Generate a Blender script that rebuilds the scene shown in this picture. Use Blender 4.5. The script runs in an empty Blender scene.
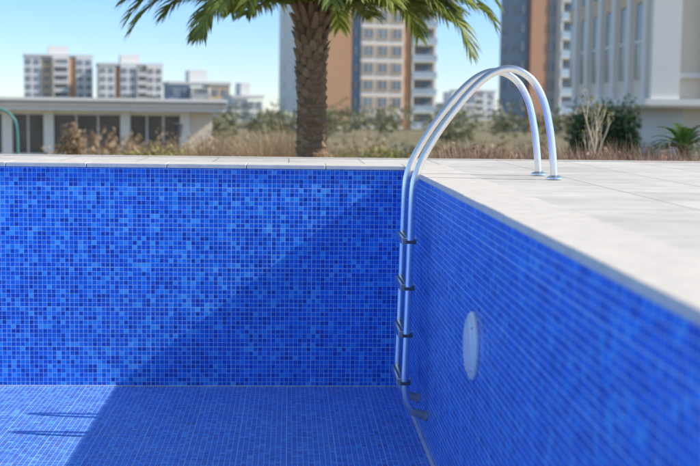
import bpy, math, random
from mathutils import Vector, Matrix, noise
R = math.radians
random.seed(7)
scene = bpy.context.scene
col = scene.collection

# ------------------------------------------------------------ materials
def new_mat(name):
    m = bpy.data.materials.new(name); m.use_nodes = True
    nt = m.node_tree
    return m, nt, nt.nodes['Principled BSDF']

def N(nt, t, **kw):
    n = nt.nodes.new(t)
    for k, v in kw.items(): setattr(n, k, v)
    return n

def math_node(nt, op, a, b=None, clamp=False):
    n = N(nt, 'ShaderNodeMath', operation=op); n.use_clamp = clamp
    for i, v in enumerate((a, b)):
        if v is None: continue
        if isinstance(v, (int, float)): n.inputs[i].default_value = v
        else: nt.links.new(v, n.inputs[i])
    return n.outputs[0]

def simple(name, color, rough=0.8, metal=0.0, var=0.15, scale=2.0, bump=0.0, spec=None):
    m, nt, b = new_mat(name)
    tc = N(nt, 'ShaderNodeTexCoord')
    nz = N(nt, 'ShaderNodeTexNoise'); nz.inputs['Scale'].default_value = scale
    nz.inputs['Detail'].default_value = 6; nz.inputs['Roughness'].default_value = 0.65
    nt.links.new(tc.outputs['Object'], nz.inputs['Vector'])
    mr = N(nt, 'ShaderNodeMapRange')
    mr.inputs['From Min'].default_value = 0.25; mr.inputs['From Max'].default_value = 0.75
    mr.inputs['To Min'].default_value = 1 - var; mr.inputs['To Max'].default_value = 1 + var
    nt.links.new(nz.outputs['Fac'], mr.inputs['Value'])
    vm = N(nt, 'ShaderNodeVectorMath', operation='SCALE'); vm.inputs[0].default_value = color
    nt.links.new(mr.outputs[0], vm.inputs['Scale'])
    nt.links.new(vm.outputs[0], b.inputs['Base Color'])
    b.inputs['Roughness'].default_value = rough; b.inputs['Metallic'].default_value = metal
    if spec is not None: b.inputs['Specular IOR Level'].default_value = spec
    if bump:
        bp = N(nt, 'ShaderNodeBump'); bp.inputs['Strength'].default_value = bump
        bp.inputs['Distance'].default_value = 0.02
        nt.links.new(nz.outputs['Fac'], bp.inputs['Height']); nt.links.new(bp.outputs[0], b.inputs['Normal'])
    return m

def leaf_mat(name, dark, light, nscale=2.0, trans=0.25):
    m, nt, b = new_mat(name)
    g = N(nt, 'ShaderNodeNewGeometry'); tc = N(nt, 'ShaderNodeTexCoord')
    nz = N(nt, 'ShaderNodeTexNoise'); nz.inputs['Scale'].default_value = nscale
    nt.links.new(tc.outputs['Object'], nz.inputs['Vector'])
    a = math_node(nt, 'MULTIPLY', g.outputs['Random Per Island'], 0.6)
    c = math_node(nt, 'MULTIPLY', nz.outputs['Fac'], 0.8)
    s = math_node(nt, 'SUBTRACT', math_node(nt, 'ADD', a, c), 0.2, True)
    r = N(nt, 'ShaderNodeValToRGB')
    r.color_ramp.elements[0].color = (*dark, 1); r.color_ramp.elements[1].color = (*light, 1)
    nt.links.new(s, r.inputs[0]); nt.links.new(r.outputs[0], b.inputs['Base Color'])
    b.inputs['Roughness'].default_value = 0.5
    tr = N(nt, 'ShaderNodeBsdfTranslucent'); nt.links.new(r.outputs[0], tr.inputs[0])
    mx = N(nt, 'ShaderNodeMixShader'); mx.inputs[0].default_value = trans
    out = nt.nodes['Material Output']
    nt.links.new(b.outputs[0], mx.inputs[1]); nt.links.new(tr.outputs[0], mx.inputs[2])
    nt.links.new(mx.outputs[0], out.inputs[0])
    return m

def tile_mat(name, t=0.034, dusty=0.0, gain=1.0):
    m, nt, b = new_mat(name); L = nt.links.new
    uv = N(nt, 'ShaderNodeUVMap'); uv.uv_map = 'UVMap'
    sp = N(nt, 'ShaderNodeSeparateXYZ'); L(uv.outputs[0], sp.inputs[0])
    u = math_node(nt, 'DIVIDE', sp.outputs[0], t); v = math_node(nt, 'DIVIDE', sp.outputs[1], t)
    fu = math_node(nt, 'FLOOR', u); fv = math_node(nt, 'FLOOR', v)
    du = math_node(nt, 'ABSOLUTE', math_node(nt, 'SUBTRACT', math_node(nt, 'FRACT', u), 0.5))
    dv = math_node(nt, 'ABSOLUTE', math_node(nt, 'SUBTRACT', math_node(nt, 'FRACT', v), 0.5))
    d = math_node(nt, 'MAXIMUM', du, dv)
    def sheet(x):
        f = math_node(nt, 'FRACT', math_node(nt, 'DIVIDE', x, 9.0))
        e = math_node(nt, 'ABSOLUTE', math_node(nt, 'SUBTRACT', f, 0.5))
        return math_node(nt, 'MULTIPLY', math_node(nt, 'GREATER_THAN', e, 0.5 - 0.012), 0.03)
    d2 = math_node(nt, 'ADD', d, math_node(nt, 'MAXIMUM', sheet(u), sheet(v)))
    nj = N(nt, 'ShaderNodeTexNoise'); nj.inputs['Scale'].default_value = 6; L(uv.outputs[0], nj.inputs['Vector'])
    d2 = math_node(nt, 'ADD', d2, math_node(nt, 'MULTIPLY', math_node(nt, 'SUBTRACT', nj.outputs['Fac'], .5), .06))
    mk = N(nt, 'ShaderNodeMapRange'); mk.interpolation_type = 'SMOOTHSTEP'
    mk.inputs['From Min'].default_value = 0.43; mk.inputs['From Max'].default_value = 0.465
    L(d2, mk.inputs['Value'])
    cb = N(nt, 'ShaderNodeCombineXYZ'); L(fu, cb.inputs[0]); L(fv, cb.inputs[1])
    wn = N(nt, 'ShaderNodeTexWhiteNoise', noise_dimensions='2D'); L(cb.outputs[0], wn.inputs['Vector'])
    nz = N(nt, 'ShaderNodeTexNoise'); nz.inputs['Scale'].default_value = 1.3
    nz.inputs['Detail'].default_value = 5; L(uv.outputs[0], nz.inputs['Vector'])
    rp = N(nt, 'ShaderNodeValToRGB'); cr = rp.color_ramp
    cr.elements[0].position = 0.0; cr.elements[0].color = (0.002, 0.065, 0.46, 1)
    cr.elements[1].position = 1.0; cr.elements[1].color = (0.07, 0.42, 0.95, 1)
    e = cr.elements.new(0.2); e.color = (0.003, 0.11, 0.66, 1)
    e = cr.elements.new(0.75); e.color = (0.008, 0.19, 0.86, 1)
    e = cr.elements.new(0.9); e.color = (0.025, 0.29, 0.92, 1)
    L(wn.outputs['Value'], rp.inputs[0])
    lo = N(nt, 'ShaderNodeMapRange'); lo.inputs['From Min'].default_value = 0.3; lo.inputs['From Max'].default_value = 0.7
    lo.inputs['To Min'].default_value = 0.88 * gain; lo.inputs['To Max'].default_value = 1.07 * gain
    L(nz.outputs['Fac'], lo.inputs['Value'])
    sc = N(nt, 'ShaderNodeVectorMath', operation='SCALE'); L(rp.outputs[0], sc.inputs[0]); L(lo.outputs[0], sc.inputs['Scale'])
    dm = N(nt, 'ShaderNodeMix', data_type='RGBA')
    nz2 = N(nt, 'ShaderNodeTexNoise'); nz2.inputs['Scale'].default_value = 3.5
    nz2.inputs['Detail'].default_value = 8; L(uv.outputs[0], nz2.inputs['Vector'])
    L(math_node(nt, 'MULTIPLY', nz2.outputs['Fac'], dusty * 2), dm.inputs[0])
    L(sc.outputs[0], dm.inputs[6]); dm.inputs[7].default_value = (0.55, 0.68, 0.85, 1)
    gm = N(nt, 'ShaderNodeMix', data_type='RGBA')
    L(mk.outputs[0], gm.inputs[0]); L(dm.outputs[2], gm.inputs[6]); gm.inputs[7].default_value = (0.40, 0.60, 0.88, 1)
    L(gm.outputs[2], b.inputs['Base Color'])
    L(math_node(nt, 'ADD', math_node(nt, 'MULTIPLY', mk.outputs[0], 0.5), 0.22), b.inputs['Roughness'])
    g = N(nt, 'ShaderNodeNewGeometry')
    s1 = N(nt, 'ShaderNodeVectorMath', operation='SUBTRACT'); L(wn.outputs['Color'], s1.inputs[0]); s1.inputs[1].default_value = (.5, .5, .5)
    s2 = N(nt, 'ShaderNodeVectorMath', operation='SCALE'); L(s1.outputs[0], s2.inputs[0]); s2.inputs['Scale'].default_value = 0.10
    s3 = N(nt, 'ShaderNodeVectorMath', operation='ADD'); L(s2.outputs[0], s3.inputs[0]); L(g.outputs['Normal'], s3.inputs[1])
    s4 = N(nt, 'ShaderNodeVectorMath', operation='NORMALIZE'); L(s3.outputs[0], s4.inputs[0])
    bp = N(nt, 'ShaderNodeBump'); bp.invert = True; bp.inputs['Strength'].default_value = 0.5; bp.inputs['Distance'].default_value = 0.002
    L(mk.outputs[0], bp.inputs['Height']); L(s4.outputs[0], bp.inputs['Normal'])
    L(bp.outputs[0], b.inputs['Normal'])
    return m

def paver_mat(name):
    m, nt, b = new_mat(name); L = nt.links.new
    tc = N(nt, 'ShaderNodeTexCoord')
    br = N(nt, 'ShaderNodeTexBrick'); br.offset = 0.0
    br.inputs['Scale'].default_value = 1.0; br.inputs['Brick Width'].default_value = 0.6; br.inputs['Row Height'].default_value = 0.6
    br.inputs['Mortar Size'].default_value = 0.005; br.inputs['Color1'].default_value = (.67, .605, .53, 1)
    br.inputs['Color2'].default_value = (.74, .68, .60, 1); br.inputs['Mortar'].default_value = (.30, .26, .21, 1)
    L(tc.outputs['Object'], br.inputs['Vector'])
    nz = N(nt, 'ShaderNodeTexNoise'); nz.inputs['Scale'].default_value = 5; nz.inputs['Detail'].default_value = 8
    L(tc.outputs['Object'], nz.inputs['Vector'])
    mr = N(nt, 'ShaderNodeMapRange'); mr.inputs['To Min'].default_value = .72; mr.inputs['To Max'].default_value = 1.2
    L(nz.outputs['Fac'], mr.inputs['Value'])
    nz3 = N(nt, 'ShaderNodeTexNoise'); nz3.inputs['Scale'].default_value = .8; nz3.inputs['Detail'].default_value = 5
    L(tc.outputs['Object'], nz3.inputs['Vector'])
    mr3 = N(nt, 'ShaderNodeMapRange'); mr3.inputs['From Min'].default_value = .35; mr3.inputs['From Max'].default_value = .65
    mr3.inputs['To Min'].default_value = .88; mr3.inputs['To Max'].default_value = 1.05
    L(nz3.outputs['Fac'], mr3.inputs['Value'])
    s = N(nt, 'ShaderNodeVectorMath', operation='SCALE'); L(br.outputs['Color'], s.inputs[0]); L(math_node(nt, 'MULTIPLY', mr.outputs[0], mr3.outputs[0]), s.inputs['Scale'])
    L(s.outputs[0], b.inputs['Base Color']); b.inputs['Roughness'].default_value = 0.75
    return m

M = {}
M['wall_tile'] = tile_mat('blue_mosaic_wall')
M['floor_tile'] = tile_mat('blue_mosaic_floor', dusty=0.13)
M['grout'] = simple('white_grout', (.7, .74, .78), 0.8, var=.2, scale=12)
M['coping'] = simple('coping_stone', (.72, .65, .56), 0.7, var=.14, scale=9, bump=.2)
M['paver'] = paver_mat('deck_paver')
M['conc'] = simple('concrete', (.42, .40, .37), 0.9, scale=3)
M['steel'] = simple('stainless_steel', (.84, .82, .79), 0.25, 1.0, var=.05, scale=30)
M['black'] = simple('tread_rubber', (.16, .16, .165), 0.5)
M['greypl'] = simple('grey_rubber', (.34, .35, .37), 0.55)
M['fitting'] = simple('grey_fitting', (.09, .09, .10), 0.45)
M['whitepl'] = simple('white_plastic', (.84, .84, .84), 0.35, var=.03)
M['slot'] = simple('grey_slot', (.62, .64, .67), 0.5)
M['ground'] = simple('dry_lawn', (.22, .18, .09), 0.95, var=.4, scale=.4)
M['white'] = simple('white_render', (.82, .79, .74), 0.85, var=.04, scale=.3)
M['pale'] = simple('pale_haze_render', (.74, .74, .74), 0.9, var=.04, scale=.2)  # distance haze put into the base colour of far blocks
M['cream'] = simple('cream_render', (.78, .68, .56), 0.85, var=.05, scale=.5)
M['brown'] = simple('orange_tan_cladding', (.60, .34, .20), 0.8, var=.06, scale=.4)
M['rust'] = simple('terracotta_cladding', (.52, .28, .18), 0.8, var=.06, scale=.4)
M['tan'] = simple('tan_frame', (.70, .52, .36), 0.8, var=.05)
M['bluegrey'] = simple('bluegrey_cladding', (.24, .32, .42), 0.7, var=.06)
M['grey'] = simple('grey_cladding', (.46, .46, .47), 0.8, var=.06)
M['lgrey'] = simple('light_grey_cladding', (.66, .65, .64), 0.8, var=.06)
M['roof'] = simple('roof_fascia', (.42, .38, .33), 0.8, var=.1)
M['glass'] = simple('window_glass', (.20, .24, .28), 0.15, var=.35, scale=.25, spec=.5)
M['pavglass'] = simple('pavilion_glass', (.13, .115, .10), 0.15, var=.5, scale=.6, spec=.5)
M['glassb'] = simple('balcony_glass', (.44, .54, .62), 0.15, var=.2, scale=.25, spec=.8)
M['dark'] = simple('recess_shade_tone', (.24, .23, .22), 0.6, var=.3, scale=.5)  # dark tone that paints in the shade of balcony recesses
M['bark'] = simple('palm_bark', (.27, .17, .105), 0.95, var=.55, scale=18, bump=.8)
M['boot'] = leaf_mat('palm_boot', (.11, .062, .036), (.46, .31, .19), 8, 0.0)
M['twig'] = simple('twig_bark', (.50, .42, .32), 0.9, var=.3, scale=10)
M['teal'] = simple('teal_paint', (.08, .28, .26), 0.5)
M['lampm'] = simple('dark_metal', (.07, .07, .075), 0.5)
M['palmleaf'] = leaf_mat('palm_leaf', (.06, .11, .015), (.42, .47, .10), 3, .4)
M['hedgeleaf'] = leaf_mat('hedge_leaf', (.012, .035, .015), (.06, .13, .04), 1.5, .2)
M['yellowleaf'] = leaf_mat('yellow_green_leaf', (.15, .17, .03), (.48, .44, .12), 2, .3)
M['dryleaf'] = leaf_mat('dry_leaf', (.21, .13, .07), (.62, .45, .26), 2, .2)
M['pinkdry'] = leaf_mat('dry_flower', (.18, .09, .06), (.60, .39, .25), 3, .2)
M['green'] = leaf_mat('green_leaf', (.04, .10, .02), (.16, .28, .07), 2, .3)
M['farleaf'] = leaf_mat('far_leaf', (.10, .12, .06), (.38, .35, .19), .25, .2)

# ------------------------------------------------------------ mesh helpers
def mk(name, v, f, mat, parent=None, uvs=None, smooth=False):
    me = bpy.data.meshes.new(name); me.from_pydata([tuple(p) for p in v], [], f)
    if uvs:
        l = me.uv_layers.new(name='UVMap')
        for i, lp in enumerate(me.loops): l.data[i].uv = uvs[lp.vertex_index]
    if mat: me.materials.append(mat)
    if smooth:
        for p in me.polygons: p.use_smooth = True
    me.update()
    o = bpy.data.objects.new(name, me); col.objects.link(o)
    if parent: o.parent = parent
    return o

def empty(name, loc=(0, 0, 0), rot=0):
    e = bpy.data.objects.new(name, None); e.location = loc; e.empty_display_size = .3
    e.rotation_euler = (0, 0, R(rot))
    col.objects.link(e); return e

class Boxes:
    def __init__(s, parent): s.p = parent; s.d = {}
    def box(s, part, mat, x0, x1, y0, y1, z0, z1):
        v, f = s.d.setdefault((part, mat), ([], []))
        b = len(v)
        for z in (z0, z1):
            v += [(x0, y0, z), (x1, y0, z), (x1, y1, z), (x0, y1, z)]
        f += [(b, b+3, b+2, b+1), (b+4, b+5, b+6, b+7), (b, b+1, b+5, b+4), (b+1, b+2, b+6, b+5), (b+2, b+3, b+7, b+6), (b+3, b, b+4, b+7)]
    def done(s, bevel=0):
        for (part, mat), (v, f) in s.d.items():
            o = mk(part, v, f, M[mat], s.p)
            if bevel:
                m = o.modifiers.new('b', 'BEVEL'); m.width = bevel; m.segments = 3

def tube(path, r, seg=14, closed_caps=True):
    v, f = [], []
    n = len(path); path = [Vector(p) for p in path]
    rr = r if isinstance(r, (list, tuple)) else [r]*n
    up = None
    for i, p in enumerate(path):
        t = (path[min(i+1, n-1)] - path[max(i-1, 0)]).normalized()
        if up is None:
            up = Vector((0, 1, 0)) if abs(t.y) < .9 else Vector((1, 0, 0))
        a = (up - t*up.dot(t)).normalized(); up = a; c = t.cross(a)
        for k in range(seg):
            an = 2*math.pi*k/seg
            v.append(p + (a*math.cos(an) + c*math.sin(an))*rr[i])
    for i in range(n-1):
        for k in range(seg):
            k2 = (k+1) % seg
            f.append((i*seg+k, i*seg+k2, (i+1)*seg+k2, (i+1)*seg+k))
    if closed_caps:
        f.append(tuple(range(seg-1, -1, -1))); f.append(tuple((n-1)*seg+k for k in range(seg)))
    return v, f

def merge(parts):
    V, F = [], []
    for v, f in parts:
        b = len(V); V += list(v); F += [tuple(i+b for i in q) for q in f]
    return V, F

def catmull(pts, n=10):
    P = [Vector(p) for p in pts]; P = [2*P[0]-P[1]] + P + [2*P[-1]-P[-2]]
    out = []
    for i in range(1, len(P)-2):
        for k in range(n):
            t = k/n
            out.append(.5*((2*P[i]) + (-P[i-1]+P[i+1])*t + (2*P[i-1]-5*P[i]+4*P[i+1]-P[i+2])*t*t + (-P[i-1]+3*P[i]-3*P[i+1]+P[i+2])*t**3))
    out.append(P[-2]); return out

def foliage(name, clumps, size, mat, parent=None, aspect=1.0, rnd=None):
    rnd = rnd or random
    v, f = [], []
    for (c, rad, n) in clumps:
        c = Vector(c)
        for _ in range(n):
            d = Vector((rnd.gauss(0, 1), rnd.gauss(0, 1), rnd.gauss(0, 1))).normalized() * (rnd.random()**.4)
            d *= .75 + .5*noise.noise(Vector(d)*2.5 + c)
            p = c + Vector((d.x*rad[0], d.y*rad[1], d.z*rad[2]))
            s = size*rnd.uniform(.6, 1.4)
            a = Vector((rnd.gauss(0, 1), rnd.gauss(0, 1), rnd.gauss(0, 1))).normalized()
            b = a.orthogonal().normalized(); b = Matrix.Rotation(rnd.random()*6.28, 3, a) @ b
            q = a.cross(b)
            i = len(v)
            v += [p - b*s, p - q*s*.45*aspect, p + b*s, p + q*s*.45*aspect]
            f.append((i, i+1, i+2, i+3))
    return mk(name, v, f, mat, parent)

def blades(name, spots, n, h, spread, w, mat, parent=None, plume=None):
    v, f = [], []
    for (cx, cy, cz, s) in spots:
        for _ in range(n):
            a = random.random()*6.283; r = random.random()*.12*s
            x, y = cx + math.cos(a)*r, cy + math.sin(a)*r
            hh = h*s*random.uniform(.6, 1.1); sp = spread*s*random.random()**.7
            pa = a + math.pi/2 + random.uniform(-.6, .6)
            wx, wy = math.cos(pa)*w/2, math.sin(pa)*w/2
            for k in range(4):
                t = k/3
                px, py, pz = x + math.cos(a)*sp*t*t, y + math.sin(a)*sp*t*t, cz + hh*(t - .25*t*t*(sp/max(h*s, .01)))
                ww = 1 - t*.85
                i = len(v); v += [(px-wx*ww, py-wy*ww, pz), (px+wx*ww, py+wy*ww, pz)]
                if k: f.append((i-2, i-1, i+1, i))
    return mk(name, v, f, mat, parent)

# ------------------------------------------------------------ pool
WX, BY, FZ = 0.89, 9.5, -1.71
LX, NY = -9.0, -7.0
CT = 0.035
pool = empty('swimming_pool')
def quad(name, p, uv, mat, parent):
    return mk(name, p, [(0, 1, 2, 3)], mat, parent, uvs=uv)
H = -CT - FZ
quad('back_wall', [(LX, BY, FZ), (WX, BY, FZ), (WX, BY, -CT), (LX, BY, -CT)], [(0, 0), (WX-LX, 0), (WX-LX, H), (0, H)], M['wall_tile'], pool)
quad('side_wall', [(WX, BY, FZ), (WX, NY, FZ), (WX, NY, -CT), (WX, BY, -CT)], [(50, 0), (50+BY-NY, 0), (50+BY-NY, H), (50, H)], M['wall_tile'], pool)
quad('far_side_wall', [(LX, NY, FZ), (LX, BY, FZ), (LX, BY, -CT), (LX, NY, -CT)], [(90, 0), (90+BY-NY, 0), (90+BY-NY, H), (90, H)], M['wall_tile'], pool)
quad('near_wall', [(WX, NY, FZ), (LX, NY, FZ), (LX, NY, -CT), (WX, NY, -CT)], [(130, 0), (130+WX-LX, 0), (130+WX-LX, H), (130, H)], M['wall_tile'], pool)
quad('floor', [(LX, NY, FZ), (WX, NY, FZ), (WX, BY, FZ), (LX, BY, FZ)], [(200, 0), (200+WX-LX, 0), (200+WX-LX, BY-NY), (200, BY-NY)], M['floor_tile'], pool)
B = Boxes(pool)
B.box('floor_joint', 'grout', WX-.022, WX-.001, NY, BY-.012, FZ+.001, FZ+.006)
B.box('floor_joint', 'grout', LX, WX-.001, BY-.010, BY-.001, FZ+.001, FZ+.006)
B.done()

# ------------------------------------------------------------ deck with coping slabs
deck = empty('pool_deck')
DE = 10.95   # rear edge of deck
B = Boxes(deck)
cw = .32
def slab_run(along, a0, a1, fixed0, fixed1):
    a = a0
    while a < a1 - .01:
        b_ = min(a + .6, a1)
        dz = random.uniform(-.0012, .0012)
        if along == 'y': B.box('coping', 'coping', fixed0, fixed1, a+.002, b_-.002, -CT, dz)
        else: B.box('coping', 'coping', a+.002, b_-.002, fixed0, fixed1, -CT, dz)
        a = b_
slab_run('y', NY, BY-.02, WX-.02, WX+cw)
slab_run('x', LX-cw, WX+cw, BY-.018, BY+cw)
slab_run('y', NY, BY-.02, LX-cw, LX+.02)
slab_run('x', LX-cw, WX+cw, NY-cw, NY-.002)
B.done(bevel=.006)
B = Boxes(deck)
e = .004
B.box('paving', 'paver', WX+cw+e, 9, NY-4, DE-.12, -.12, -.004)
B.box('paving', 'paver', LX-cw, WX+cw, BY+cw+e, DE-.12, -.12, -.004)
B.box('paving', 'paver', LX-8, LX-cw-e, NY-4, DE-.12, -.12, -.004)
B.box('paving', 'paver', LX-cw, WX+cw, NY-4, NY-cw-e, -.12, -.004)
B.box('edge_kerb', 'coping', LX-8, 9, DE-.117, DE, -.3, .004)
B.box('mortar_bed', 'conc', LX-cw, WX+cw, BY+.001, BY+cw+e, -.2, -CT-.001)
B.box('mortar_bed', 'conc', WX+.001, WX+cw+e, NY, BY, -.2, -CT-.001)
B.box('retaining_wall', 'conc', LX-8, 9, DE-.3, DE-.02, -2.6, -.301)
B.box('retaining_wall', 'conc', 8.7, 8.98, NY-4, DE-.31, -2.6, -.121)
B.done()

# ------------------------------------------------------------ ladder
lad = empty('pool_ladder')
prof = [(1.665, 0), (1.65, .16), (1.625, .33), (1.58, .50), (1.50, .625), (1.385, .683), (1.26, .655), (1.135, .553), (1.0, .388), (.89, .225),
        (.808, .06), (.775, -.09), (.765, -.40), (.757, -.80), (.748, -1.15), (.745, -1.30), (.757, -1.41), (.80, -1.485), (.884, -1.515)]
ys = (7.77, 8.27)
parts = []
for y in ys:
    parts.append(tube(catmull([(x, y, z) for x, z in prof], 8), .0235, 20))
v, f = merge(parts); mk('rails', v, f, M['steel'], lad, smooth=True)
parts = []
for y in ys:
    parts.append(tube([(1.665, y, .001), (1.665, y, .012), (1.664, y, .026)], [.052, .050, .026], 24))
v, f = merge(parts); mk('deck_flanges', v, f, M['steel'], lad)
parts = []
for y in ys:
    parts.append(tube([(.889, y, -1.515), (.87, y, -1.511)], [.036, .034], 20))
    parts.append(tube([(.868, y, -1.511), (.80, y, -1.487), (.79, y, -1.48)], [.0265, .0265, .025], 20))
v, f = merge(parts); mk('wall_bumpers', v, f, M['greypl'], lad)
B = Boxes(lad); B2 = Boxes(lad)
for z, x in ((-.39, .765), (-.685, .760), (-.985, .753), (-1.29, .746)):
    # pressed steel tread: plate with down-turned front and rear lips
    B.box('treads', 'steel', x-.045, x+.040, ys[0]+.027, ys[1]-.027, z-.006, z+.010)
    B.box('treads', 'steel', x-.051, x-.044, ys[0]+.027, ys[1]-.027, z-.032, z+.010)
    B.box('treads', 'steel', x+.039, x+.045, ys[0]+.027, ys[1]-.027, z-.028, z+.010)
    for k in range(3):
        xx = x-.036+k*.027
        B2.box('tread_grips', 'black', xx, xx+.013, ys[0]+.05, ys[1]-.05, z+.0105, z+.013)
    for y, s in ((ys[0], 1), (ys[1], -1)):
        yb = sorted((y+s*.010, y+s*.0265))
        B.box('tread_end_plates', 'greypl', x-.046, x+.038, yb[0], yb[1], z-.028, z+.006)
        B2.box('tread_clamps', 'fitting', x-.029, x+.034, y-.029, y+.029, z-.022, z-.002)
B.done(bevel=.002); B2.done(bevel=.004)

# ------------------------------------------------------------ pool light on side wall
pl = empty('pool_light')
cy, cz = 5.86, -.70
v, f = merge([tube([(WX-.001, cy, cz), (WX-.012, cy, cz), (WX-.022, cy, cz), (WX-.028, cy, cz)], [.165, .165, .155, .135], 56)])
mk('bezel', v, f, M['whitepl'], pl)
v, f = merge([tube([(WX-.0285, cy, cz), (WX-.036, cy, cz), (WX-.041, cy, cz)], [.130, .115, .07], 48)])
mk('lens', v, f, M['whitepl'], pl, smooth=False)
B = Boxes(pl)
for i in range(-8, 9):
    z = cz + i*.0145
    half = math.sqrt(max(.105**2 - (i*.0125)**2, .0004))
    B.box('lens_ribs', 'slot', WX-.0395, WX-.029, cy-half, cy+half, z-.0015, z+.0015)
for a in (0, 90, 180, 270):
    yy, zz = cy+.145*math.cos(R(a+45)), cz+.145*math.sin(R(a+45))
    B.box('screws', 'slot', WX-.03, WX-.02, yy-.006, yy+.006, zz-.006, zz+.006)
B.done()

# ------------------------------------------------------------ ground
mk('ground', [(-2500, -300, -2.6), (2500, -300, -2.6), (2500, 4000, -2.6), (-2500, 4000, -2.6)], [(0, 1, 2, 3)], M['ground'])

# ------------------------------------------------------------ palm tree
palm = empty('palm_tree')
px, py, gz = .25, 14.8, -2.6
tz = 1.72
pth, rad = [], []
nseg = 150
for i in range(nseg+1):
    t = i/nseg; z = gz + (tz-gz)*t
    r = .190 - .035*t + .012*math.sin(i*1.9) + (.05*(1-t)**8)
    if t > .8: r += .03*(t-.8)/.2
    pth.append((px + .03*math.sin(t*3), py, z)); rad.append(r)
v, f = tube(pth, rad, 28)
v = [Vector(p) + Vector(((noise.noise(Vector(p)*9))*.03, noise.noise(Vector(p)*9+Vector((5, 5, 5)))*.03, 0)) for p in v]
mk('trunk', v, f, M['bark'], palm)
v, f = [], []
i = 0
z = -1.2
while z < 1.85:
    a = i*2.399; i += 1
    z += .0105
    t = max(0, (z-.4)/1.3)
    ro = .16 + .03*t
    L_ = (.05 + .17*t*t)*random.uniform(.6, 1.3); w = .055*random.uniform(.8, 1.1)
    c = Vector((px + math.cos(a)*ro*.9, py + math.sin(a)*ro*.9, z))
    out = Vector((math.cos(a), math.sin(a), 0)); sd = Vector((-math.sin(a), math.cos(a), 0))
    tip = c + out*L_*.65 + Vector((0, 0, L_*1.0))
    b = len(v)
    v += [c - sd*w - Vector((0, 0, .04)), c + sd*w - Vector((0, 0, .04)), tip + sd*w*.35, tip - sd*w*.35, tip - out*.02 - sd*w*.35 + Vector((0, 0, -.02)), c - sd*w + Vector((0, 0, .03)) - out*.04, c + sd*w + Vector((0, 0, .03)) - out*.04]
    f += [(b, b+1, b+2, b+3), (b, b+3, b+5), (b+1, b+6, b+2), (b+3, b+2, b+6, b+5)]
mk('frond_bases', v, f, M['boot'], palm)

def frond(az, el, length, droop, V, F, RV, rnd):
    """arching pinnate frond"""
    d = Vector((math.cos(az), math.sin(az), 0)); p = Vector((px, py, 1.64)) + d*.12
    n = 22; e_ = el; pts = [p.copy()]
    for k in range(n):
        t = (k+1)/n
        e_ = el - droop*(t**1.5)
        p = p + (d*math.cos(e_) + Vector((0, 0, math.sin(e_))))*length/n
        pts.append(p.copy())
    RV.append(tube(pts, [.022*(1-.85*k/n) + .002 for k in range(n+1)], 6))
    side = Vector((-d.y, d.x, 0))
    m = 58
    for j in range(m):
        t = .10 + .90*j/(m-1)
        k = min(int(t*n), n-1); q = pts[k].lerp(pts[k+1], t*n-k)
        tg = (pts[k+1]-pts[k]).normalized(); upv = side.cross(tg)
        if upv.z < 0: upv = -upv
        ll = .52*math.sin(math.pi*(.14+.78*t))**.7*rnd.uniform(.82, 1.12)
        for s in (-1, 1):
            dirn = (side*s*(1.0-.35*t) + tg*(.55+.6*t+rnd.uniform(-.12, .12)) + upv*rnd.uniform(-.05, .35)).normalized()
            w = .019
            wv = tg.cross(dirn).cross(dirn).normalized()*w
            b = len(V)
            dd = dirn.copy(); cur = q.copy()
            for h in range(5):
                ww = (.6, 1, .85, .5, .03)[h]
                V += [cur - wv*ww, cur + wv*ww]
                if h: F.append((b+2*h-2, b+2*h-1, b+2*h+1, b+2*h))
                cur = cur + dd*ll/4
                dd = (dd + Vector((0, 0, -1))*(.12+.12*h)).normalized()
rnd = random.Random(11)
V, F, RV = [], [], []
spec = []
for i in range(40):
    az = i*2.399
    el = R(rnd.uniform(20, 80)); spec.append((az, el, rnd.uniform(1.8, 2.3), R(rnd.uniform(60, 95))))
spec += [(R(8), R(34), 2.4, R(92)), (R(-12), R(44), 2.4, R(105)), (R(-30), R(26), 2.0, R(66)), (R(20), R(56), 2.6, R(115)), (R(-5), R(20), 2.0, R(52)), (R(35), R(24), 2.1, R(60)), (R(0), R(10), 1.4, R(26)), (R(-20), R(14), 1.7, R(40)), (R(28), R(12), 1.5, R(30)),
         (R(176), R(30), 2.35, R(44)), (R(188), R(16), 2.0, R(28)), (R(200), R(36), 2.2, R(56)), (R(165), R(20), 2.1, R(36)), (R(215), R(14), 1.9, R(28)), (R(150), R(34), 2.3, R(56)), (R(182), R(8), 1.4, R(14)),
         (R(-60), R(20), 1.6, R(54)), (R(-120), R(20), 1.6, R(44)), (R(-90), R(34), 1.6, R(56)), (R(60), R(14), 1.5, R(34)), (R(120), R(14), 1.5, R(34)), (R(-75), R(12), 1.2, R(24)), (R(-105), R(12), 1.2, R(20))]
for s in spec: frond(*s, V, F, RV, rnd)
mk('fronds', V, F, M['palmleaf'], palm)
v, f = merge(RV); mk('frond_stems', v, f, M['palmleaf'], palm)

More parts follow.
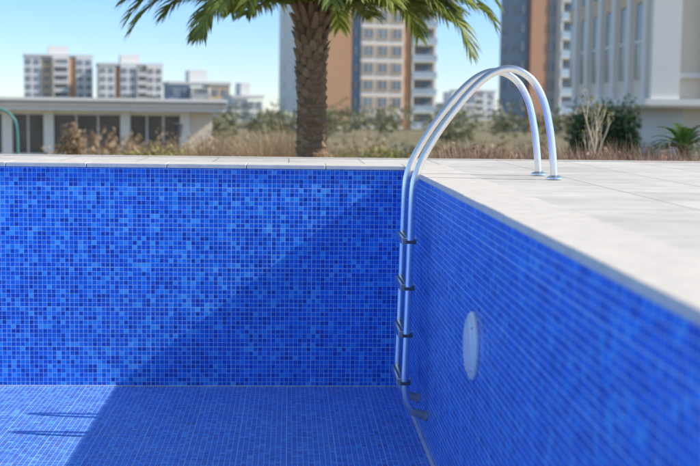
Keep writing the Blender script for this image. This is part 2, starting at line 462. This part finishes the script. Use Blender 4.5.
# ------------------------------------------------------------ buildings
GZ = -2.6
def tower(name, ox, oy, sections, nfl, depth, fh=3.0, roofx=True, rot=12):
    e_ = empty(name, (ox, oy, 0), rot); B = Boxes(e_)
    x0 = y0 = 0.0
    top = GZ + nfl*fh
    x = x0
    W = sum(s[0] for s in sections)
    for si, (w, mat, kind, off) in enumerate(sections):
        fy = y0 - off
        B.box('walls', mat, x, x+w-.01, fy, y0+depth, GZ, top + (0 if si % 2 else .6))
        if isinstance(kind, tuple) and kind[0] == 'win':
            nc = kind[1]; fm = kind[2]
            for k in range(nfl):
                zb = GZ + k*fh
                for c in range(nc):
                    cx = x + w*(c+.5)/nc; ww = min(1.7, w/nc*.6)
                    if fm: B.box('window_frames', fm, cx-ww/2-.28, cx+ww/2+.28, fy-.14, fy+.02, zb+.55, zb+2.75)
                    B.box('windows', 'glass', cx-ww/2, cx+ww/2, fy-.17, fy+.03, zb+.85, zb+2.45)
                    B.box('window_mullions', 'white', cx-.05, cx+.05, fy-.20, fy-.171, zb+.85, zb+2.45)
        elif isinstance(kind, tuple) and kind[0] == 'balc':
            for k in range(nfl):
                zb = GZ + k*fh
                B.box('balcony_dark_panels', 'dark', x+.5, x+w-.5, fy-.04, fy+.02, zb+.2, zb+2.6)  # flat panel proud of the wall, coloured as recess shade
                B.box('balcony_slabs', 'white', x+.2, x+w-.2, fy-1.3, fy-.001, zb-.12, zb+.10)
                B.box('balcony_rails', kind[1], x+.25, x+w-.25, fy-1.28, fy-1.2, zb+.10, zb+1.15)
                B.box('balcony_piers', 'white', x+.2, x+.5, fy-1.19, fy-.001, zb+.1, zb+2.87)
                B.box('windows', 'glass', x+w*.45, x+w-.9, fy-.07, fy-.041, zb+.5, zb+2.3)
        x += w
    for k in range(nfl):
        zb = GZ + k*fh
        for c in range(2):
            yy = y0 + depth*(c+.5)/2
            B.box('windows', 'glass', x0-.06, x0+.02, yy-.8, yy+.8, zb+.9, zb+2.4)
            B.box('windows', 'glass', x0+W-.05, x0+W+.05, yy-.8, yy+.8, zb+.9, zb+2.4)
    B.box('roof_parapet', 'lgrey', x0-.3, x0+W+.3, y0-.3, y0+depth+.3, top+.6, top+1.4)
    if roofx:
        B.box('lift_house', 'white', x0+W*.35, x0+W*.65, y0+depth*.25, y0+depth*.8, top+1.4, top+4.4)
    B.done()
    return e_

s = .176*1.03
tower('apartment_tower', (297-288)*.176, 220, [
    (25*s, 'white', ('balc', 'glassb'), 0), (26*s, 'brown', 'plain', 1.2), (9*s, 'bluegrey', ('win', 1, None), .8),
    (43*s, 'white', ('win', 3, 'tan'), 1.6), (8*s, 'brown', 'plain', 1.0), (28*s, 'white', ('balc', 'glassb'), .2)], 14, 17)
s = .16*1.03
tower('apartment_tower', (516-288)*.16, 200, [
    (12*s, 'bluegrey', ('win', 1, None), -.8), (18*s, 'rust', 'plain', .4), (10*s, 'grey', ('win', 1, None), -.5),
    (20*s, 'white', ('balc', 'glassb'), 0), (30*s, 'white', ('win', 2, 'tan'), .6)], 13, 8)
def far(name, pa, pb, ztop, D, secs, seed):
    s = D/1250; x0 = (pa-288)*s; W = (pb-pa)*s
    nfl = max(1, round((ztop-GZ)/3.0)); tot = sum(q[0] for q in secs)
    return tower(name, x0, D, [(q[0]/tot*W, q[1], q[2], q[3]) for q in secs], nfl, 14, (ztop-GZ)/nfl)
far('apartment_block', 28, 94, 17.0, 430, [(3, 'pale', ('win', 2, None), 0), (2, 'tan', ('win', 1, None), -1), (3, 'white', ('balc', 'lgrey'), .5), (1.2, 'brown', 'plain', 0), (3, 'pale', ('win', 2, None), .5)], 1)
far('apartment_block', 101, 163, 14.0, 420, [(3, 'white', ('win', 2, None), 0), (1, 'brown', 'plain', -1), (3, 'pale', ('win', 2, None), .5), (2, 'tan', ('balc', 'lgrey'), 0), (3, 'white', ('win', 2, None), .5)], 2)
far('apartment_block', 170, 230, 6.0, 320, [(2, 'bluegrey', ('win', 2, None), 0), (2, 'white', ('balc', 'grey'), .5), (2, 'tan', ('win', 2, None), 0)], 3)
far('apartment_block', 460, 496, 8.5, 520, [(2, 'pale', ('win', 1, None), 0), (2, 'pale', ('balc', 'lgrey'), .5), (2, 'pale', ('win', 1, None), 0)], 4)
far('apartment_block', 232, 262, 2.5, 300, [(2, 'pale', ('win', 2, None), 0), (2, 'white', ('win', 2, None), .5)], 5)
far('apartment_block', 446, 474, 1.5, 330, [(2, 'white', ('win', 2, None), 0), (2, 'pale', ('win', 2, None), .5)], 6)

# pavilion on the left (local frame: origin at its right front corner)
D = 58; s = D/1250
pv = empty('pavilion_building', ((205-288)*s, D, 0), 8); B = Boxes(pv)
X = lambda p: (p-205)*s
xl, xr = X(-60), X(205)
B.box('roof', 'roof', xl, X(224), -1.2, 9.5, .48, .80)
B.box('roof_edge', 'white', xl, X(224)+.03, -1.24, -1.201, .72, .86)
B.box('soffit', 'white', xl, X(223), -1.1, 9.3, .30, .478)
B.box('floor_slab', 'conc', xl, X(224), -1, 9, GZ, GZ+.2)
B.box('rear_wall', 'cream', xl, xr, 8.5, 8.8, GZ+.2, .30)
B.box('end_wall', 'cream', X(186), X(212), 0, 8.4, GZ+.2, .298)
for p in (-30, 10, 49, 122, 180):
    B.box('columns', 'white', X(p), X(p)+.45, -.12, .3, GZ+.2, .30)
cuts = [-30, 10, 49, 122, 180]
for a, b_ in zip(cuts[:-1], cuts[1:]):
    xa, xb = X(a)+.46, X(b_)-.01
    B.box('glazing', 'pavglass', xa, xb, .1, .14, -1.65, .10)
    B.box('lintel', 'white', xa, xb, .02, .2, .101, .298)
    B.box('sill_wall', 'white', xa, xb, .0, .2, GZ+.2, -1.651)
    nm = 2 if (b_-a) < 50 else 3
    for k in range(1, nm):
        xm = xa + (xb-xa)*k/nm
        B.box('glazing_bars', 'lgrey', xm-.04, xm+.04, .06, .099, -1.65, .10)
B.done()

# large building on the right
rb = empty('fin_facade_building'); B = Boxes(rb)
x0, x1, y0, y1, zt = 14.7, 32, 50, 65, 11
B.box('walls', 'cream', x0, x1, y0, y1, 1.05, zt)
B.box('lower_walls', 'white', x0+1.6, x1, y0+1.2, y1, GZ, 1.0)
B.box('ledge', 'white', x0-.5, x1, y0-.5, y1+.2, .80, 1.049)
B.box('soffit', 'lgrey', x0-.3, x1, y0-.3, y1, .70, .799)
for i in range(6):
    y = y0 + .8 + i*2.5
    B.box('fins', 'white', x0-.22, x0-.001, y, y+.6, 1.05, zt)
    if i < 6:
        B.box('window_strips', 'pavglass', x0-.05, x0-.001, y+.95, y+2.1, 1.9, 5.0)
        B.box('window_strips', 'pavglass', x0-.05, x0-.001, y+.95, y+2.1, 5.8, 9.0)
        B.box('spandrels', 'tan', x0-.10, x0-.001, y+.85, y+2.2, 5.05, 5.75)
        for zz in (3.4, 7.3):
            B.box('window_transoms', 'white', x0-.08, x0-.051, y+.95, y+2.1, zz, zz+.1)
B.box('corner_pier', 'white', x0-.25, x0+.9, y0-.35, y0-.001, 1.05, zt)
B.box('front_pier', 'cream', x0+1.9, x0+2.2, y0-.4, y0-.001, 1.05, zt)
for k in range(12):
    B.box('louvres', 'lgrey', x0+2.5, x0+7, y0-.12, y0-.02, 2.6+k*.22, 2.6+k*.22+.13)
B.box('louvre_recess', 'grey', x0+2.4, x0+7.1, y0-.019, y0-.001, 2.5, 5.3)
B.box('front_band', 'white', x0+.95, x0+1.89, y0-.2, y0-.001, 1.9, 2.1)
B.box('front_band', 'white', x0+2.21, x1, y0-.2, y0-.001, 1.9, 2.1)
for k in range(4):
    xx = x0+2.6+k*2.4
    B.box('doors', 'glass', xx, xx+1.5, y0+1.1, y0+1.19, GZ+.1, .0)
    B.box('columns', 'cream', xx-.7, xx-.3, y0-.2, y0+.3, GZ, .70)
B.done()

# ------------------------------------------------------------ vegetation & street furniture
rnd = random.Random(3)
cl = []
for i in range(150):
    x = -75 + i*1.15 + rnd.uniform(-1, 1); y = rnd.uniform(95, 165)
    top = rnd.uniform(.2, 2.4)*y/130
    cl.append(((x, y, (GZ+top)/2), (rnd.uniform(1.8, 3.4), 1.5, (top-GZ)/2), 170))
foliage('distant_trees', cl, .28, M['farleaf'], rnd=rnd)
cl = []
for i in range(90):
    x = -8 + i*.27 + rnd.uniform(-.3, .3); y = rnd.uniform(34, 56)
    top = rnd.uniform(-.95, -.05)
    cl.append(((x*y/45, y, (GZ+top)/2), (rnd.uniform(.6, 1.1), .8, (top-GZ)/2), 150))
foliage('shrubbery', cl, .11, M['dryleaf'], rnd=rnd)

bed = [(rnd.uniform(1.35, 6.2), rnd.uniform(11.25, 12.7), -.36, rnd.uniform(.75, 1.15)) for _ in range(420)]
blades('dry_flower_border', bed, 26, .48, .22, .007, M['pinkdry'])
foliage('dry_shrub_hedge', [((1.75+i*.33, 13.4+rnd.uniform(-.2, .2), -.40+rnd.uniform(-.06, .05)), (.34, .4, .55), 480) for i in range(16)], .032, M['pinkdry'], rnd=rnd)
mk('planting_bed', [(-9, 10.96, -.45), (9, 10.96, -.45), (9, 14.1, -.62), (-9, 14.1, -.62), (-9, 16, -2.59), (9, 16, -2.59)], [(0, 1, 2, 3), (3, 2, 5, 4)], M['ground'])
def pxw(p, D): return (p-288)/1250*D
g = []
for p, D, h in ((205, 21, 1.0), (222, 22, .85), (262, 20, 1.0), (276, 21, 1.1), (245, 23, .85), (336, 21, .8), (290, 22, 1.1), (190, 23, .8)):
    g.append((pxw(p, D), D, -1.1, h))
blades('ornamental_grass', g, 500, 1.2, .8, .012, M['dryleaf'])
foliage('low_hedge', [((pxw(150+i*5, 19), 19, -.62), (.14, .3, .52), 300) for i in range(-4, 8)], .04, M['yellowleaf'], rnd=rnd)
foliage('shrub', [((pxw(p, 24), 24, -.72), (.35, .35, .55), 500) for p in (258, 268, 300, 340, 352, 372, 385, 398)], .045, M['yellowleaf'], rnd=rnd)
foliage('shrub', [((pxw(p, 27), 27, -1.0), (.5, .4, .55+.15*(p % 3)), 500) for p in (196, 215, 236, 250, 283, 330)], .05, M['dryleaf'], rnd=rnd)
for p, D, top in ((74, 34, .0),):
    e_ = empty('small_tree')
    x = pxw(p, D)
    v, f = tube([(x, D, GZ), (x+.02, D, -1.6), (x, D, -.7)], [.07, .05, .03], 8); mk('trunk', v, f, M['twig'], e_)
    foliage('crown', [((x, D, -.56), (.42, .36, .66), 1100), ((x+.15, D, -1.0), (.36, .3, .5), 500)], .05, M['dryleaf'], e_, rnd=rnd)

foliage('tall_hedge', [((pxw(578+i*8, 42), 42, -.7+rnd.uniform(-.1, .1)), (.42, .5, 1.85+rnd.uniform(-.15, .25)), 1500) for i in range(8)], .07, M['hedgeleaf'], rnd=rnd)
foliage('hedge', [((pxw(636+i*14, 36), 36, -1.7), (.4, .4, .75), 600) for i in range(8)], .06, M['green'], rnd=rnd)

def bare_tree(name, x, y, zb, zt, seed, leaves):
    r = random.Random(seed); e_ = empty(name); parts = []; tips = []
    def grow(p, d, L_, rad, lv):
        n = 4; pts = [p.copy()]; q = p.copy()
        for k in range(n):
            d = (d + Vector((r.uniform(-.09, .09), r.uniform(-.09, .09), r.uniform(.04, .16)))).normalized()
            q = q + d*L_/n; pts.append(q.copy())
        parts.append(tube(pts, [rad*(1-.12*k) for k in range(n+1)], 6))
        if lv == 0: tips.append(q); return
        for b in range(3 if lv < 3 else 6):
            a = r.random()*6.28; sp = r.uniform(.25, .5)
            nd = (d + Vector((math.cos(a)*sp, math.sin(a)*sp, .1))).normalized()
            grow(pts[(-1, -1, -2, -2, -3, -3)[b]], nd, L_*r.uniform(.44, .66), rad*.6, lv-1)
    h = zt-zb
    grow(Vector((x, y, zb)), Vector((0, 0, 1)), h*.50, .032, 3)
    v, f = merge(parts); mk('branches', v, f, M['twig'], e_)
    foliage('leaves', [((t.x, t.y, t.z), (.07, .07, .07), leaves) for t in tips], .016, M['yellowleaf'], e_, rnd=r)
bare_tree('young_tree', pxw(595, 16), 16, -.9, .70, 5, 5)

sp_ = empty('small_palm'); V, F, RV = [], [], []
cx, cy2, cz2 = pxw(686, 13.9), 13.9, .02
for i in range(40):
    az = i*2.399; el = R(rnd.uniform(5, 80)); L_ = rnd.uniform(.32, .46)
    d = Vector((math.cos(az), math.sin(az), 0)); p = Vector((cx, cy2, cz2)); pts = [p.copy()]
    for k in range(8):
        e2 = el - R(70)*((k+1)/8)**1.5
        p = p + (d*math.cos(e2)+Vector((0, 0, math.sin(e2))))*L_/8; pts.append(p.copy())
    RV.append(tube(pts, .004, 4))
    side = Vector((-d.y, d.x, 0))
    for k in range(1, 8):
        for h in (0, .33, .66):
            q = pts[k].lerp(pts[min(k+1, 8)], h); tg = (pts[k]-pts[k-1]).normalized()
            for s_ in (-1, 1):
                dd = (side*s_+tg*.7).normalized()*.11*math.sin(math.pi*(k+h)/9)
                b = len(V); V += [q-tg*.009, q+tg*.009, q+dd]; F.append((b, b+1, b+2))
mk('fronds', V, F, M['green'], sp_); v, f = merge(RV); mk('frond_stems', v, f, M['green'], sp_)
v, f = tube([(cx, cy2, -.9), (cx, cy2, cz2)], [.09, .07], 10); mk('trunk', v, f, M['bark'], sp_)

lp = empty('street_lamp'); x = pxw(178, 34)
v, f = tube([(x, 34, GZ), (x, 34, GZ+.3), (x, 34, GZ+.31), (x, 34, -.35)], [.09, .09, .045, .04], 12); mk('pole', v, f, M['lampm'], lp)
v, f = tube([(x, 34, -.35), (x, 34, -.30), (x, 34, -.05), (x, 34, 0), (x, 34, .04)], [.05, .11, .13, .15, .03], 12); mk('lantern', v, f, M['lampm'], lp)
tp = empty('curved_metal_post')
x = pxw(21, 30)
v, f = tube(catmull([(x, 30, GZ), (x, 30, -1), (x-.02, 30, -.1), (x-.12, 30, .18), (x-.35, 30, .34), (x-.9, 30, .38), (x-1.6, 30, .39)], 6), .03, 12)
mk('post', v, f, M['teal'], tp, smooth=True)
v, f = tube([(x, 30, GZ), (x, 30, GZ+.04)], [.14, .14], 16); mk('base_plate', v, f, M['teal'], tp)

# ------------------------------------------------------------ light & sky
d = Vector((-1.28, .15, -1)).normalized()
sun = bpy.data.lights.new('sun', 'SUN'); sun.energy = 5; sun.angle = R(.5); sun.color = (1, .93, .83)
so = bpy.data.objects.new('sun', sun); so.rotation_euler = d.to_track_quat('-Z', 'Y').to_euler(); so.location = (10, 0, 10); col.objects.link(so)
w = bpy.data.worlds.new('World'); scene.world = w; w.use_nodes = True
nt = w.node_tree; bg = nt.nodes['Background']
sk = nt.nodes.new('ShaderNodeTexSky'); sk.sky_type = 'NISHITA'; sk.sun_disc = False
sk.sun_elevation = math.asin(-d.z); sk.sun_rotation = math.atan2(-d.x, -d.y); sk.air_density = 1.0; sk.dust_density = .0; sk.ozone_density = 2.5
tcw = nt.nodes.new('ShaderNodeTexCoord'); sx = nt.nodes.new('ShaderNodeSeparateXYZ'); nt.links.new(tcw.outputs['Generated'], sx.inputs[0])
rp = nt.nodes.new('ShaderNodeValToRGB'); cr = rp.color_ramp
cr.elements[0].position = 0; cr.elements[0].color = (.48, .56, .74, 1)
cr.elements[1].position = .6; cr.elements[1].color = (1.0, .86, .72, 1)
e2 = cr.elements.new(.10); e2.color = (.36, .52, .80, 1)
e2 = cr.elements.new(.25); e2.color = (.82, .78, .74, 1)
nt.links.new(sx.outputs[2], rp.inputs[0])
sc1 = nt.nodes.new('ShaderNodeVectorMath'); sc1.operation = 'SCALE'; sc1.inputs['Scale'].default_value = 1.7  # tint gain added to the sky to strengthen and warm the fill light
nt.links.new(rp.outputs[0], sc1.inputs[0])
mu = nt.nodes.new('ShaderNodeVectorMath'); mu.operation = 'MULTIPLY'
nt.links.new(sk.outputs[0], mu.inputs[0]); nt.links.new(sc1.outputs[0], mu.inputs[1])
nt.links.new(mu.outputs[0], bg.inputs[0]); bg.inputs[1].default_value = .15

# ------------------------------------------------------------ camera
cam = bpy.data.cameras.new('camera'); co = bpy.data.objects.new('camera', cam); col.objects.link(co)
cam.sensor_width = 36; cam.lens = 1250/700*36; cam.clip_end = 6000; cam.clip_start = .05
co.matrix_world = Matrix.Translation((0, 0, .41)) @ Matrix.Rotation(R(-2.84), 4, 'Z') @ Matrix.Rotation(R(90-5.57), 4, 'X') @ Matrix.Rotation(R(.7), 4, 'Z')
cam.dof.use_dof = True; cam.dof.focus_distance = 8.4; cam.dof.aperture_fstop = 2.1
scene.camera = co
scene.view_settings.view_transform = 'Standard'; scene.view_settings.look = 'None'; scene.view_settings.exposure = 0
